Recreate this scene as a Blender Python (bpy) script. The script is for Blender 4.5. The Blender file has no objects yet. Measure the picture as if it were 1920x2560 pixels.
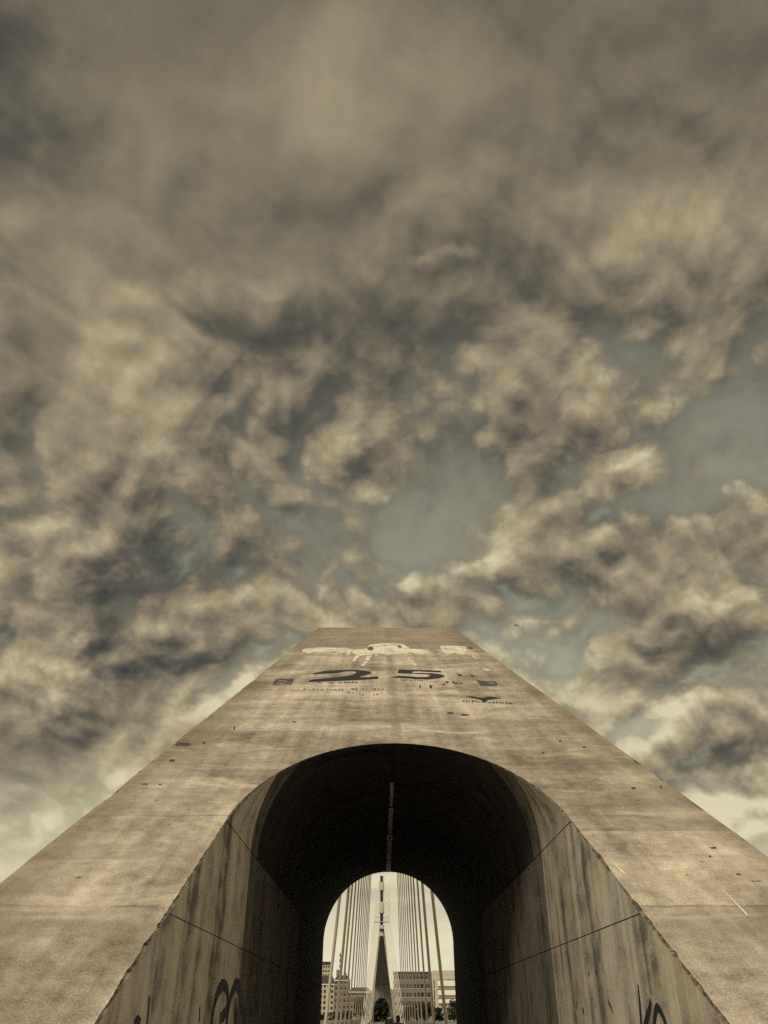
import bpy, bmesh, math, random
from mathutils import Vector, Matrix, noise as mnoise

random.seed(25)
S = bpy.context.scene
COL = S.collection
R = math.radians
W = 2.0                     # half width of the walkway tunnel in the pylon
EYE = 1.6

# ------------------------------------------------------------------ camera
FPX = 1950.0                # focal length in pixels of the 1920 x 2560 photograph
PITCH = math.atan((2540 - 1280) / FPX)
YAW = -math.atan(5 / FPX / 1.19)
CAM = Vector((-0.096 * W, 0.0, EYE))
cd = bpy.data.cameras.new('camera'); cam = bpy.data.objects.new('camera', cd); COL.objects.link(cam)
cam.location = CAM
cam.rotation_euler = (math.pi / 2 + PITCH, 0, YAW)
cd.sensor_fit = 'VERTICAL'; cd.sensor_height = 36; cd.lens = FPX / 2560 * 36
cd.clip_start = 0.05; cd.clip_end = 20000
S.camera = cam

def ray(u, v):
    """direction (x/y, z/y) of a photo pixel in the tunnel's own axes"""
    up = (1280 - v) / FPX
    y = math.cos(PITCH) - up * math.sin(PITCH)
    z = math.sin(PITCH) + up * math.cos(PITCH)
    return (u - 955) / FPX / y, z / y

# ------------------------------------------------------------------ light
S.cycles.use_adaptive_sampling = True; S.cycles.adaptive_threshold = .01; S.cycles.adaptive_min_samples = 16; S.cycles.use_denoising = False
S.cycles.max_bounces = 5; S.cycles.diffuse_bounces = 4
EXPO = 1.0
S.view_settings.view_transform = 'Standard'; S.view_settings.look = 'None'
S.view_settings.exposure = EXPO; S.view_settings.gamma = 1; S.view_settings.use_curve_mapping = False
SUN_EL, SUN_AZ = R(50), R(20)           # behind the camera, a little to its left
sl = bpy.data.lights.new('sun', 'SUN'); sun = bpy.data.objects.new('sun', sl); COL.objects.link(sun)
sl.energy = 1.5; sl.angle = R(14); sl.color = (1.0, 0.925, 0.74)
sdir = Vector((-math.sin(SUN_AZ) * math.cos(SUN_EL), -math.cos(SUN_AZ) * math.cos(SUN_EL), math.sin(SUN_EL)))
sun.rotation_euler = sdir.to_track_quat('Z', 'Y').to_euler()
sun.location = (0, -20, 40)

# ---- node helpers
class NB:
    def __init__(self, tree): self.t = tree; self.n = tree.nodes; self.l = tree.links
    def put(self, sock, val):
        if hasattr(val, 'is_linked') or hasattr(val, 'links'): self.l.new(val, sock)
        else:
            try: sock.default_value = val
            except Exception:
                sock.default_value = (val, val, val) if not hasattr(val, '__len__') else tuple(val) + (1,)
    def m(self, op, a, b=None, c=None, clamp=False):
        n = self.n.new('ShaderNodeMath'); n.operation = op; n.use_clamp = clamp
        for i, x in enumerate((a, b, c)):
            if x is not None: self.put(n.inputs[i], x)
        return n.outputs[0]
    def v(self, op, a, b=None):
        n = self.n.new('ShaderNodeVectorMath'); n.operation = op
        self.put(n.inputs[0], a)
        if b is not None:
            if op == 'SCALE': self.put(n.inputs['Scale'], b)
            else: self.put(n.inputs[1], b)
        return n.outputs['Value'] if op in ('LENGTH', 'DOT_PRODUCT', 'DISTANCE') else n.outputs[0]
    def noise(self, vec, scale, detail=4, rough=.5, dist=0, color=False, dim='3D'):
        n = self.n.new('ShaderNodeTexNoise'); n.noise_dimensions = dim
        self.put(n.inputs['Vector'], vec); n.inputs['Scale'].default_value = scale
        n.inputs['Detail'].default_value = detail; n.inputs['Roughness'].default_value = rough
        n.inputs['Distortion'].default_value = dist
        return n.outputs['Color' if color else 'Fac']
    def voro(self, vec, scale, smooth=.6):
        n = self.n.new('ShaderNodeTexVoronoi'); n.feature = 'SMOOTH_F1'
        self.put(n.inputs['Vector'], vec); n.inputs['Scale'].default_value = scale
        n.inputs['Smoothness'].default_value = smooth
        return n.outputs['Distance']
    def sstep(self, x, a, b, lo=0., hi=1.):
        n = self.n.new('ShaderNodeMapRange'); n.interpolation_type = 'SMOOTHSTEP'
        self.put(n.inputs['Value'], x)
        for k, val in (('From Min', a), ('From Max', b), ('To Min', lo), ('To Max', hi)): self.put(n.inputs[k], val)
        return n.outputs[0]
    def mix(self, f, a, b, mode='MIX'):
        n = self.n.new('ShaderNodeMix'); n.data_type = 'RGBA'; n.blend_type = mode
        self.put(n.inputs['Factor'], f)
        for k, val in (('A', a), ('B', b)):
            s = [i for i in n.inputs if i.name == k and i.type == 'RGBA'][0]
            if isinstance(val, tuple) and len(val) == 3: val = val + (1,)
            self.put(s, val)
        return [o for o in n.outputs if o.type == 'RGBA'][0]
    def xyz(self, x, y, z):
        n = self.n.new('ShaderNodeCombineXYZ')
        for i, q in enumerate((x, y, z)): self.put(n.inputs[i], q)
        return n.outputs[0]
    def sep(self, v):
        n = self.n.new('ShaderNodeSeparateXYZ'); self.put(n.inputs[0], v); return n.outputs
    def ramp(self, f, stops):
        n = self.n.new('ShaderNodeValToRGB'); e = n.color_ramp.elements
        n.color_ramp.interpolation = 'LINEAR'
        while len(e) < len(stops): e.new(.5)
        for el, (p, c) in zip(e, stops): el.position = p; el.color = tuple(c) + (1,)
        self.put(n.inputs[0], f); return n.outputs[0]

def lin(r, g, b):
    f = lambda c: (c / 255 / 12.92) if c / 255 <= .04045 else ((c / 255 + .055) / 1.055) ** 2.4
    return (f(r), f(g), f(b))

# ------------------------------------------------------------------ sky
KZ = 0.62                                # curvature of the cloud deck
def cloudpos(u, v):
    a, b = ray(u, v); d = Vector((a, 1, b)).normalized()
    return d.x / (d.z + KZ), d.y / (d.z + KZ)
def blob_nodes(nb, p, blobs):
    tot = 0.0
    for (u, v, ru, rv, amp) in blobs:
        x0, y0 = cloudpos(u, v)
        x1, y1 = cloudpos(u + ru, v); rx = math.hypot(x1 - x0, y1 - y0)
        x2, y2 = cloudpos(u, v - rv); x3, y3 = cloudpos(u, v + rv)
        ry = .5 * (math.hypot(x2 - x0, y2 - y0) + math.hypot(x3 - x0, y3 - y0))
        d = nb.v('SUBTRACT', p, (x0, y0, 0)); d = nb.v('MULTIPLY', d, (1 / rx, 1 / ry, 0))
        l = nb.v('DOT_PRODUCT', d, d); g = nb.m('POWER', .3679, l)
        tot = nb.m('MULTIPLY_ADD', g, amp, tot)
    return tot
GAPS = [(1060, 1330, 210, 120, -.55), (880, 1240, 150, 40, -.16), (690, 1175, 60, 40, -.24), (400, 1150, 50, 150, -.40),
        (1860, 1120, 160, 110, -.62), (1600, 1220, 170, 40, -.40), (1090, 1000, 170, 70, -.20), (1640, 1810, 110, 60, -.60),
        (1380, 1650, 140, 70, -.36), (1085, 690, 60, 28, -.45), (1500, 640, 160, 45, -.22), (1580, 930, 70, 70, -.25),
        (450, 1500, 170, 80, .25), (1430, 1010, 40, 40, -.28), (1560, 1560, 110, 30, -.25), (1200, 1400, 90, 60, -.15),
        (1640, 1330, 280, 90, .16), (620, 1400, 230, 90, .20), (110, 950, 220, 380, .30), (600, 300, 900, 420, .42),
        (960, 1545, 260, 50, .25), (150, 1750, 330, 160, .2), (1760, 1960, 200, 110, .25), (1300, 1130, 200, 50, .12), (1550, 250, 400, 250, .2)]
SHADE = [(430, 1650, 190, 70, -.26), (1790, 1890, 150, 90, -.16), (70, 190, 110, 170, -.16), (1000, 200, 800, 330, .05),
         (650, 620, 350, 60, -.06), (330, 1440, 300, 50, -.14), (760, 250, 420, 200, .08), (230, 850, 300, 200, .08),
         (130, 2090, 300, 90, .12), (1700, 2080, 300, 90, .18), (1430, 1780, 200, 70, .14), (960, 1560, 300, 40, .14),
         (700, 1780, 220, 80, .14), (1750, 1000, 130, 50, .14), (600, 1700, 130, 60, .28), (330, 1930, 140, 60, .2), (1320, 1640, 110, 50, .26), (1560, 1840, 130, 60, .28), (1800, 2020, 150, 70, .26), (0, 0, 220, 220, -.08), (1920, 0, 220, 220, -.06), (500, 330, 550, 330, .09), (150, 800, 300, 300, .05), (1560, 1120, 120, 40, .1)]  # brightness offsets, with a glow painted along the pylon edges and dimmed corners

g = bpy.data.node_groups.new('cloud_density', 'ShaderNodeTree')
g.interface.new_socket('P', in_out='INPUT', socket_type='NodeSocketVector')
g.interface.new_socket('D', in_out='OUTPUT', socket_type='NodeSocketFloat')
gi = g.nodes.new('NodeGroupInput'); go = g.nodes.new('NodeGroupOutput')
nb = NB(g); P = gi.outputs[0]
wA = nb.v('SUBTRACT', nb.noise(P, 8.0, 5, .6, color=True, dim='2D'), (.5, .5, .5))
Q = nb.v('ADD', P, nb.v('SCALE', wA, .036))
low = nb.m('SUBTRACT', nb.noise(nb.v('ADD', Q, (5.3, 2.9, 0)), 4.0, 3, .5, dim='2D'), .5)
D = nb.m('MULTIPLY', low, 1.15)
for k, (sc_, wt_) in enumerate(((5.6, 1.0), (12.4, .54), (26, .25), (54, .11), (112, .055))):       # billows: round heads, sharp creases
    n_ = nb.noise(nb.v('ADD', Q, (1.7 * k + .3, 3.1 * k, 0)), sc_, 0, .5, dim='2D')
    D = nb.m('MULTIPLY_ADD', nb.m('ABSOLUTE', nb.m('MULTIPLY_ADD', n_, 2., -1.)), wt_, D)
D = nb.m('SUBTRACT', D, .41)
g.links.new(D, go.inputs[0])

wd = bpy.data.worlds.new('World'); S.world = wd; wd.use_nodes = True
wd.cycles.sampling_method = 'NONE'
wt = wd.node_tree; wt.nodes.clear(); nb = NB(wt)
tc = wt.nodes.new('ShaderNodeTexCoord'); dvec = nb.v('NORMALIZE', tc.outputs['Generated'])
dx, dy, dz = nb.sep(dvec)
den = nb.m('ADD', nb.m('MAXIMUM', dz, 0), KZ)
P = nb.xyz(nb.m('DIVIDE', dx, den), nb.m('DIVIDE', dy, den), 0.)
def dens(vec):
    n = wt.nodes.new('ShaderNodeGroup'); n.node_tree = g; wt.links.new(vec, n.inputs[0]); return n.outputs[0]
N0 = dens(P); N1 = dens(nb.v('ADD', P, (-.007, -.021, 0)))
wv = nb.v('SUBTRACT', nb.noise(nb.v('ADD', P, (3.1, 7.7, 0)), 6.5, 5, .58, color=True, dim='2D'), (.5, .5, .5))
PW = nb.v('ADD', P, nb.v('SCALE', wv, .12))
big = nb.m('SUBTRACT', nb.noise(nb.v('ADD', PW, (2.3, 0, 0)), 2.7, 2, .5, dim='2D'), .5)
cover = nb.m('MULTIPLY_ADD', big, .45, blob_nodes(nb, PW, GAPS))
rad = nb.v('LENGTH', P)
calm = nb.m('MULTIPLY', nb.sstep(rad, .30, .64, .17, 1.), nb.m('ADD', 1., blob_nodes(nb, PW, [(500, 450, 650, 420, -.55), (120, 950, 240, 330, -.45), (200, 1900, 330, 120, -.4), (1020, 1330, 200, 110, -.35)])))   # the sheet overhead is smoother
D0 = nb.m('ADD', nb.m('MULTIPLY_ADD', N0, calm, cover), nb.sstep(rad, .30, .62, .42, .13))
alpha = nb.sstep(D0, -.30, .20)
veil = nb.sstep(nb.noise(nb.v('ADD', PW, (6.1, 2.2, 0)), 7.5, 6, .6, .6, dim='2D'), .42, .80, 0., .55)
alpha = nb.m('MAXIMUM', alpha, veil)
lit = nb.m('MULTIPLY', nb.m('SUBTRACT', N0, N1), calm)
thick = nb.sstep(D0, .05, .70)
b = nb.m('MULTIPLY_ADD', lit, .62, .49)
b = nb.m('MULTIPLY_ADD', thick, -.20, b)
b = nb.m('MULTIPLY_ADD', nb.m('MULTIPLY', N0, calm), .36, b)
lowm = nb.m('SUBTRACT', nb.noise(nb.v('ADD', PW, (1.7, 4.4, 0)), 2.9, 6, .55, dim='2D'), .5)
b = nb.m('MULTIPLY_ADD', nb.m('MULTIPLY', lowm, nb.sstep(rad, .2, .55, .60, 1.)), .45, b)
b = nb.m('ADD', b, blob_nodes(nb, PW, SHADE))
hz = nb.sstep(dz, .0, .42, 1., 0.)
b = nb.m('MULTIPLY_ADD', hz, .20, b)
b = nb.m('MULTIPLY_ADD', nb.m('SUBTRACT', b, .47), 1.32, .48)
b = nb.m('MAXIMUM', b, 0.02)
E = 2 ** EXPO
def sc(c): return tuple(x / E for x in c)
cloud = nb.ramp(b, [(0.0, sc(lin(58, 62, 60))), (.22, sc(lin(90, 87, 77))), (.45, sc(lin(132, 121, 101))), (.65, sc(lin(163, 150, 121))), (1.0, sc(lin(216, 205, 168)))])
sky = wt.nodes.new('ShaderNodeTexSky'); sky.sky_type = 'NISHITA'; sky.sun_disc = False
sky.sun_elevation = SUN_EL; sky.sun_rotation = math.pi + SUN_AZ
sky.air_density = 1.0; sky.dust_density = 2.0; sky.ozone_density = 1.0
clear = nb.v('MULTIPLY', sky.outputs[0], (.120, .0765, .0335))
cm = nb.sstep(D0, -.55, .05, 1.0, .66)
clear = nb.v('SCALE', clear, cm)
final = nb.mix(alpha, clear, cloud)
haze_c = sc(lin(232, 223, 194))
final = nb.mix(nb.sstep(dz, .0, .27, .97, 0.), final, haze_c)
ground_c = sc(lin(70, 64, 50))
final = nb.mix(nb.sstep(dz, -.06, -.01, 1., 0.), final, ground_c)
bg = wt.nodes.new('ShaderNodeBackground'); bg.inputs['Strength'].default_value = .1
wt.links.new(nb.v('SCALE', final, 10.0), bg.inputs['Color'])
wo = wt.nodes.new('ShaderNodeOutputWorld'); wt.links.new(bg.outputs[0], wo.inputs[0])

# ------------------------------------------------------------------ materials
def newmat(name):
    m = bpy.data.materials.new(name); m.use_nodes = True
    t = m.node_tree; p = t.nodes['Principled BSDF']
    return m, NB(t), p
def uvnode(nb):
    n = nb.n.new('ShaderNodeUVMap'); n.uv_map = 'UVMap'; return n.outputs[0]
def bump(nb, p, h, strength=.4, dist=.02):
    n = nb.n.new('ShaderNodeBump'); n.inputs['Strength'].default_value = strength; n.inputs['Distance'].default_value = dist
    nb.put(n.inputs['Height'], h); nb.l.new(n.outputs[0], p.inputs['Normal'])

def simple(name, col, rough=.7, var=.12, scale=3., metal=0.):
    m, nb, p = newmat(name)
    tc = nb.n.new('ShaderNodeTexCoord')
    n = nb.noise(tc.outputs['Object'], scale, 6, .6)
    c = nb.mix(n, tuple(x * (1 - 2 * var) for x in col), tuple(min(1, x * (1 + 2 * var)) for x in col))
    nb.l.new(c, p.inputs['Base Color']); p.inputs['Roughness'].default_value = rough; p.inputs['Metallic'].default_value = metal
    bump(nb, p, nb.noise(tc.outputs['Object'], scale * 12, 4, .6), .15, .01)
    return m

def slope_of(v):                          # metres up the sloping front face at photo row v
    b = ray(960, v)[1]; y = y_on_face_b(b); return (y - Y_FOOT) / COSF
SLOPE = 0.535                             # rise over run of the raking front face
COSF = 1 / math.sqrt(1 + SLOPE ** 2); SINF = SLOPE * COSF
Y_EYE = 3.0 * W                           # where the face plane meets eye height
Y_FOOT = Y_EYE - EYE / SLOPE
def y_on_face_b(b): return SLOPE * Y_EYE / (SLOPE - b)
def on_face(u, v):                        # photo pixel -> (x, slope distance) on the front face
    a, b = ray(u, v); y = y_on_face_b(b); return CAM.x + a * y, (y - Y_FOOT) / COSF
def face_pt(x, s, off=0.):
    return Vector((x, Y_FOOT + s * COSF - off * SINF, s * SINF + off * COSF))
S_TOP = slope_of(1569); S_CAP = slope_of(1622)

def concrete_face():
    m, nb, p = newmat('raked_concrete')
    uv = uvnode(nb); x, s, _ = nb.sep(uv)
    c1 = nb.noise(uv, .38, 6, .58); c2 = nb.noise(nb.v('MULTIPLY', uv, (.75, .9, 1)), .8, 7, .60, .4)
    c3 = nb.noise(uv, 6., 8, .65); grain = nb.noise(uv, 55., 4, .8)
    t = nb.m('MULTIPLY_ADD', c1, .50, nb.m('MULTIPLY', c2, .50))
    t = nb.m('MULTIPLY_ADD', nb.m('SUBTRACT', c3, .5), .36, t)
    t = nb.m('MULTIPLY_ADD', nb.m('SUBTRACT', grain, .5), .60, t)
    rs = nb.noise(nb.v('MULTIPLY', nb.v('ADD', uv, (9, 4, 0)), (2.4, .10, 1)), 1.2, 6, .62)
    t = nb.m('MULTIPLY_ADD', nb.m('SUBTRACT', rs, .5), .40, t)
    col = nb.ramp(t, [(.32, (.13, .106, .081)), (.44, (.27, .224, .170)), (.53, (.385, .326, .25)), (.67, (.60, .525, .415))])
    # horizontal pour lines, pale with lime
    yy = nb.m('ADD', s, nb.m('MULTIPLY', nb.noise(uv, .8, 5, .6), .42))
    band = nb.m('ABSOLUTE', nb.m('SUBTRACT', nb.m('FRACT', nb.m('DIVIDE', yy, 1.27)), .5))
    ln = nb.m('MULTIPLY', nb.sstep(band, .455, .495), nb.sstep(nb.noise(nb.v('MULTIPLY', uv, (.6, .25, 1)), 1.3, 5, .6), .50, .66))
    col = nb.mix(nb.m('MULTIPLY', ln, .45), col, (.62, .55, .42))
    # formwork lifts differ a little in tone; a fine dark seam between them
    yl = nb.m('DIVIDE', nb.m('ADD', s, nb.m('MULTIPLY', nb.m('SUBTRACT', nb.noise(uv, 1.6, 5, .65), .5), .10)), 2.54)
    wn = nb.n.new('ShaderNodeTexWhiteNoise'); wn.noise_dimensions = '1D'; nb.put(wn.inputs['W'], nb.m('FLOOR', yl))
    col = nb.v('SCALE', col, nb.m('MULTIPLY_ADD', wn.outputs['Value'], .26, .87))
    fr = nb.m('ABSOLUTE', nb.m('SUBTRACT', nb.m('FRACT', yl), .5))
    seam = nb.m('MULTIPLY', nb.sstep(fr, .488, .498), nb.sstep(nb.noise(uv, .9, 4, .6), .40, .58))
    col = nb.mix(nb.m('MULTIPLY', seam, .6), col, (.11, .09, .07))
    # tie holes in a loose grid
    th = nb.v('LENGTH', nb.xyz(nb.m('MULTIPLY', nb.m('SUBTRACT', nb.m('FRACT', nb.m('DIVIDE', x, 1.22)), .5), 1.22), nb.m('MULTIPLY', nb.m('SUBTRACT', nb.m('FRACT', nb.m('ADD', yl, .25)), .5), 2.54), 0.))
    tie = nb.m('MULTIPLY', nb.sstep(th, .020, .034, 1., 0.), nb.sstep(nb.noise(uv, .7, 2, .5), .44, .5))
    col = nb.mix(nb.m('MULTIPLY', tie, .8), col, (.07, .058, .046))
    oi = nb.n.new('ShaderNodeObjectInfo'); tone = nb.m('MULTIPLY_ADD', oi.outputs['Random'], .30, .84)
    col = nb.v('SCALE', col, tone)
    # lime bloom: patches stretched across
    bl = nb.sstep(nb.noise(nb.v('MULTIPLY', nb.v('ADD', uv, (11, 3, 0)), (.5, 1.0, 1)), .9, 8, .62, .5), .56, .74)
    col = nb.mix(nb.m('MULTIPLY', bl, .75), col, (.64, .55, .41))
    pb = nb.sstep(nb.noise(nb.v('MULTIPLY', nb.v('ADD', uv, (2, 17, 0)), (.07, .8, 1)), 1.0, 4, .6), .50, .66)
    col = nb.mix(nb.m('MULTIPLY', pb, .38), col, (.16, .13, .10))
    # middle construction joint stain
    dxm = nb.m('ABSOLUTE', nb.m('ADD', nb.m('SUBTRACT', x, .05), nb.m('MULTIPLY', nb.m('SUBTRACT', nb.noise(uv, 1.5, 6, .65), .5), .35)))
    st = nb.m('MULTIPLY', nb.sstep(dxm, .05, .15, 1., 0.), nb.sstep(nb.noise(uv, .7, 3, .5), .30, .55))
    col = nb.mix(nb.m('MULTIPLY', st, .6), col, (.19, .16, .115))
    # lime runs below the cap joint
    sc_ = nb.m('SUBTRACT', S_CAP, s)
    run = nb.m('MULTIPLY', nb.sstep(sc_, -.05, .05), nb.sstep(sc_, .6, 5.0, 1., 0.))
    rn = nb.sstep(nb.m('MULTIPLY_ADD', nb.noise(nb.v('MULTIPLY', uv, (1.5, .16, 1)), 1.2, 6, .6), 1., nb.m('MULTIPLY', run, .26)), .68, .80)
    near = nb.sstep(nb.m('ABSOLUTE', nb.m('SUBTRACT', x, -.1)), 1.0, 2.2, 1., .25)
    col = nb.mix(nb.m('MULTIPLY', nb.m('MULTIPLY', rn, run), near), col, (.70, .62, .47))
    # darker weathered cap, and a darker tone towards the outer arrises
    cap = nb.m('MULTIPLY', nb.sstep(s, S_CAP - .05, S_CAP + .1), .72)
    col = nb.mix(cap, col, nb.mix(nb.noise(nb.v('MULTIPLY', uv, (.3, 1., 1)), 1.4, 6, .6), (.13, .105, .08), (.30, .24, .17)))
    ed = nb.m('MULTIPLY_ADD', nb.m('SUBTRACT', nb.noise(uv, .9, 6, .6), .5), 1.3, nb.m('ABSOLUTE', x))
    col = nb.mix(nb.sstep(ed, 2.5, 4.1, 0., .62), col, (.155, .118, .08))
    # pores
    po = nb.sstep(nb.voro(uv, 17, .05), .05, .13, 1., 0.)
    po = nb.m('MULTIPLY', po, nb.sstep(nb.noise(uv, 1.2, 4, .65), .46, .60))
    col = nb.mix(nb.m('MULTIPLY', po, .6), col, (.11, .09, .065))
    nb.l.new(col, p.inputs['Base Color']); p.inputs['Roughness'].default_value = .92
    p.inputs['Specular IOR Level'].default_value = .15
    h = nb.m('MULTIPLY_ADD', c3, .7, nb.m('MULTIPLY', grain, .22)); h = nb.m('MULTIPLY_ADD', po, -.6, h)
    bump(nb, p, h, .40, .010)
    return m

def concrete_wall(name, base, dark, depth_shade=0.):
    """board-marked lining: u runs along the tunnel, v up the wall; streaks of run-off hang down it"""
    m, nb, p = newmat(name)
    uv = uvnode(nb); u, v, _ = nb.sep(uv)
    st = nb.noise(nb.v('MULTIPLY', uv, (1.7, .09, 1)), 1.5, 6, .60, .15)
    st2 = nb.noise(nb.v('MULTIPLY', nb.v('ADD', uv, (31, 0, 0)), (.9, .05, 1)), 1.3, 4, .55)
    c = nb.noise(uv, 2.5, 8, .62); gr = nb.noise(uv, 60, 3, .7)
    t = nb.m('MULTIPLY_ADD', st, .62, nb.m('MULTIPLY', st2, .30))
    t = nb.m('MULTIPLY_ADD', nb.m('SUBTRACT', c, .5), .55, t); t = nb.m('MULTIPLY_ADD', nb.m('SUBTRACT', gr, .5), .28, t)
    lo = tuple(x * .30 for x in base); md = tuple(x * .8 for x in base); hi = tuple(x * 1.25 for x in base)
    col = nb.ramp(t, [(.33, lo), (.43, md), (.51, base), (.64, hi)])
    # board edges
    bd = nb.m('ABSOLUTE', nb.m('SUBTRACT', nb.m('FRACT', nb.m('DIVIDE', nb.m('ADD', u, nb.m('MULTIPLY', c, .02)), .42)), .5))
    ln = nb.m('MULTIPLY', nb.sstep(bd, .475, .495), nb.sstep(nb.noise(nb.v('MULTIPLY', uv, (1.9, .2, 1)), 1.0, 2, .5), .45, .6))
    col = nb.mix(nb.m('MULTIPLY', ln, .7), col, dark)
    # dark water stains
    ds = nb.sstep(nb.noise(nb.v('MULTIPLY', nb.v('ADD', uv, (7, 2, 0)), (1.2, .14, 1)), 1.5, 5, .6), .56, .70)
    col = nb.mix(nb.m('MULTIPLY', ds, .75), col, dark)
    pp = nb.sstep(nb.noise(nb.v('MULTIPLY', nb.v('ADD', uv, (3, 9, 0)), (1., .45, 1)), .9, 7, .65), .54, .72)
    col = nb.mix(nb.m('MULTIPLY', pp, .55), col, tuple(min(.62, x * 1.5) for x in base))
    if depth_shade: col = nb.mix(depth_shade, col, (.012, .010, .014))  # shade inside the tunnel blended into the colour
    nb.l.new(col, p.inputs['Base Color']); p.inputs['Roughness'].default_value = .95
    p.inputs['Specular IOR Level'].default_value = .08
    bump(nb, p, nb.m('MULTIPLY_ADD', nb.m('ADD', c, nb.m('MULTIPLY', gr, .3)), .6, nb.m('MULTIPLY', st, .5)), .45, .015)
    return m

M = {}
M['face'] = concrete_face()
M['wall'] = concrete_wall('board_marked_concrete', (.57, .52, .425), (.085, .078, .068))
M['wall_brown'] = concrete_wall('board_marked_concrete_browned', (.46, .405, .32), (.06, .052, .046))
M['wall_shaded'] = concrete_wall('shaded_lining', (.20, .185, .16), (.03, .028, .026), .80)  # deep tunnel shade painted into the lining colour
M['wall_mid'] = concrete_wall('half_shaded_lining', (.34, .305, .25), (.05, .045, .04), .55)  # same painted shade, weaker, for the bays nearer the mouth
M['far_concrete'] = concrete_wall('dark_far_concrete', (.18, .165, .145), (.06, .056, .05))  # darker overall tone for the far pylon
M['side'] = concrete_wall('side_concrete', (.30, .25, .18), (.10, .085, .065))
m, nb_, p_ = newmat('broken_concrete'); tc_ = nb_.n.new('ShaderNodeTexCoord')
c_ = nb_.noise(tc_.outputs['Object'], 9, 8, .7); nb_.l.new(nb_.ramp(c_, [(.36, (.05, .04, .032)), (.5, (.15, .122, .092)), (.66, (.36, .30, .22))]), p_.inputs['Base Color'])
p_.inputs['Roughness'].default_value = .95; p_.inputs['Specular IOR Level'].default_value = .1; bump(nb_, p_, nb_.noise(tc_.outputs['Object'], 30, 6, .7), .8, .03); M['arris'] = m
M['joint'] = simple('joint_grime', (.030, .026, .024), .95)
M['paint'] = simple('faded_black_paint', (.012, .011, .017), .85, .25, 8)
M['paint_faint'] = simple('ghost_of_black_paint', (.13, .10, .075), .9, .3, 10)
M['paint_grey'] = simple('grey_stencil_paint', (.060, .055, .052), .9, .3, 10)
M['spall'] = simple('spalled_dark_patch', (.055, .043, .034), .95, .4, 30)
M['spray_dark'] = simple('dark_teal_spray_paint', (.010, .017, .022), .6, .3, 12)
M['spray_red'] = simple('faded_red_spray_paint', (.16, .065, .05), .7, .2, 12)
M['spray_teal'] = simple('teal_spray_fill', (.030, .042, .042), .7, .3, 9)
M['lime'] = simple('lime_deposit', (.62, .60, .54), .8, .3, 6)
M['lime_face'] = simple('cream_lime_crust', (.68, .60, .47), .9, .22, 9)
def worn(mat, scale, lo, hi, det=8):
    nb = NB(mat.node_tree); p = nb.n['Principled BSDF']; tc = nb.n.new('ShaderNodeTexCoord')
    n = nb.noise(nb.v('MULTIPLY', tc.outputs['Object'], (.7, 1, 1)), scale, det, .68)
    nb.l.new(nb.sstep(n, lo, hi), p.inputs['Alpha'])
worn(M['lime_face'], 2.6, .33, .54); worn(M['paint'], 7, .30, .42); worn(M['paint_grey'], 6, .34, .52); worn(M['paint_faint'], 6, .40, .56); worn(M['spall'], 14, .34, .50)
worn(M['lime'], 3, .36, .5); worn(M['spray_dark'], 6, .26, .40); worn(M['spray_teal'], 3, .36, .6)
M['cable'] = simple('cream_cable_sheath', (.66, .60, .48), .5, .08, 2)
M['steel'] = simple('dark_galvanised_steel', (.10, .105, .105), .45, .15, 6, .6)
M['mast_dark'] = simple('slate_blue_mast_paint', (.030, .038, .050), .5, .1, 1)
M['mast_white'] = simple('cream_mast_drum_paint', (.55, .49, .40), .5, .08, 1)
M['paving'] = simple('worn_grey_paving', (.36, .33, .27), .9, .15, 2)
M['asphalt'] = simple('asphalt', (.05, .048, .045), .92, .15, 3)
M['kerb'] = simple('kerb_stone', (.26, .23, .18), .9, .15, 4)
M['ground'] = simple('dry_ground', (.17, .15, .11), .95, .25, .15)
M['line'] = simple('road_paint', (.55, .52, .45), .8, .1, 3)

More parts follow.
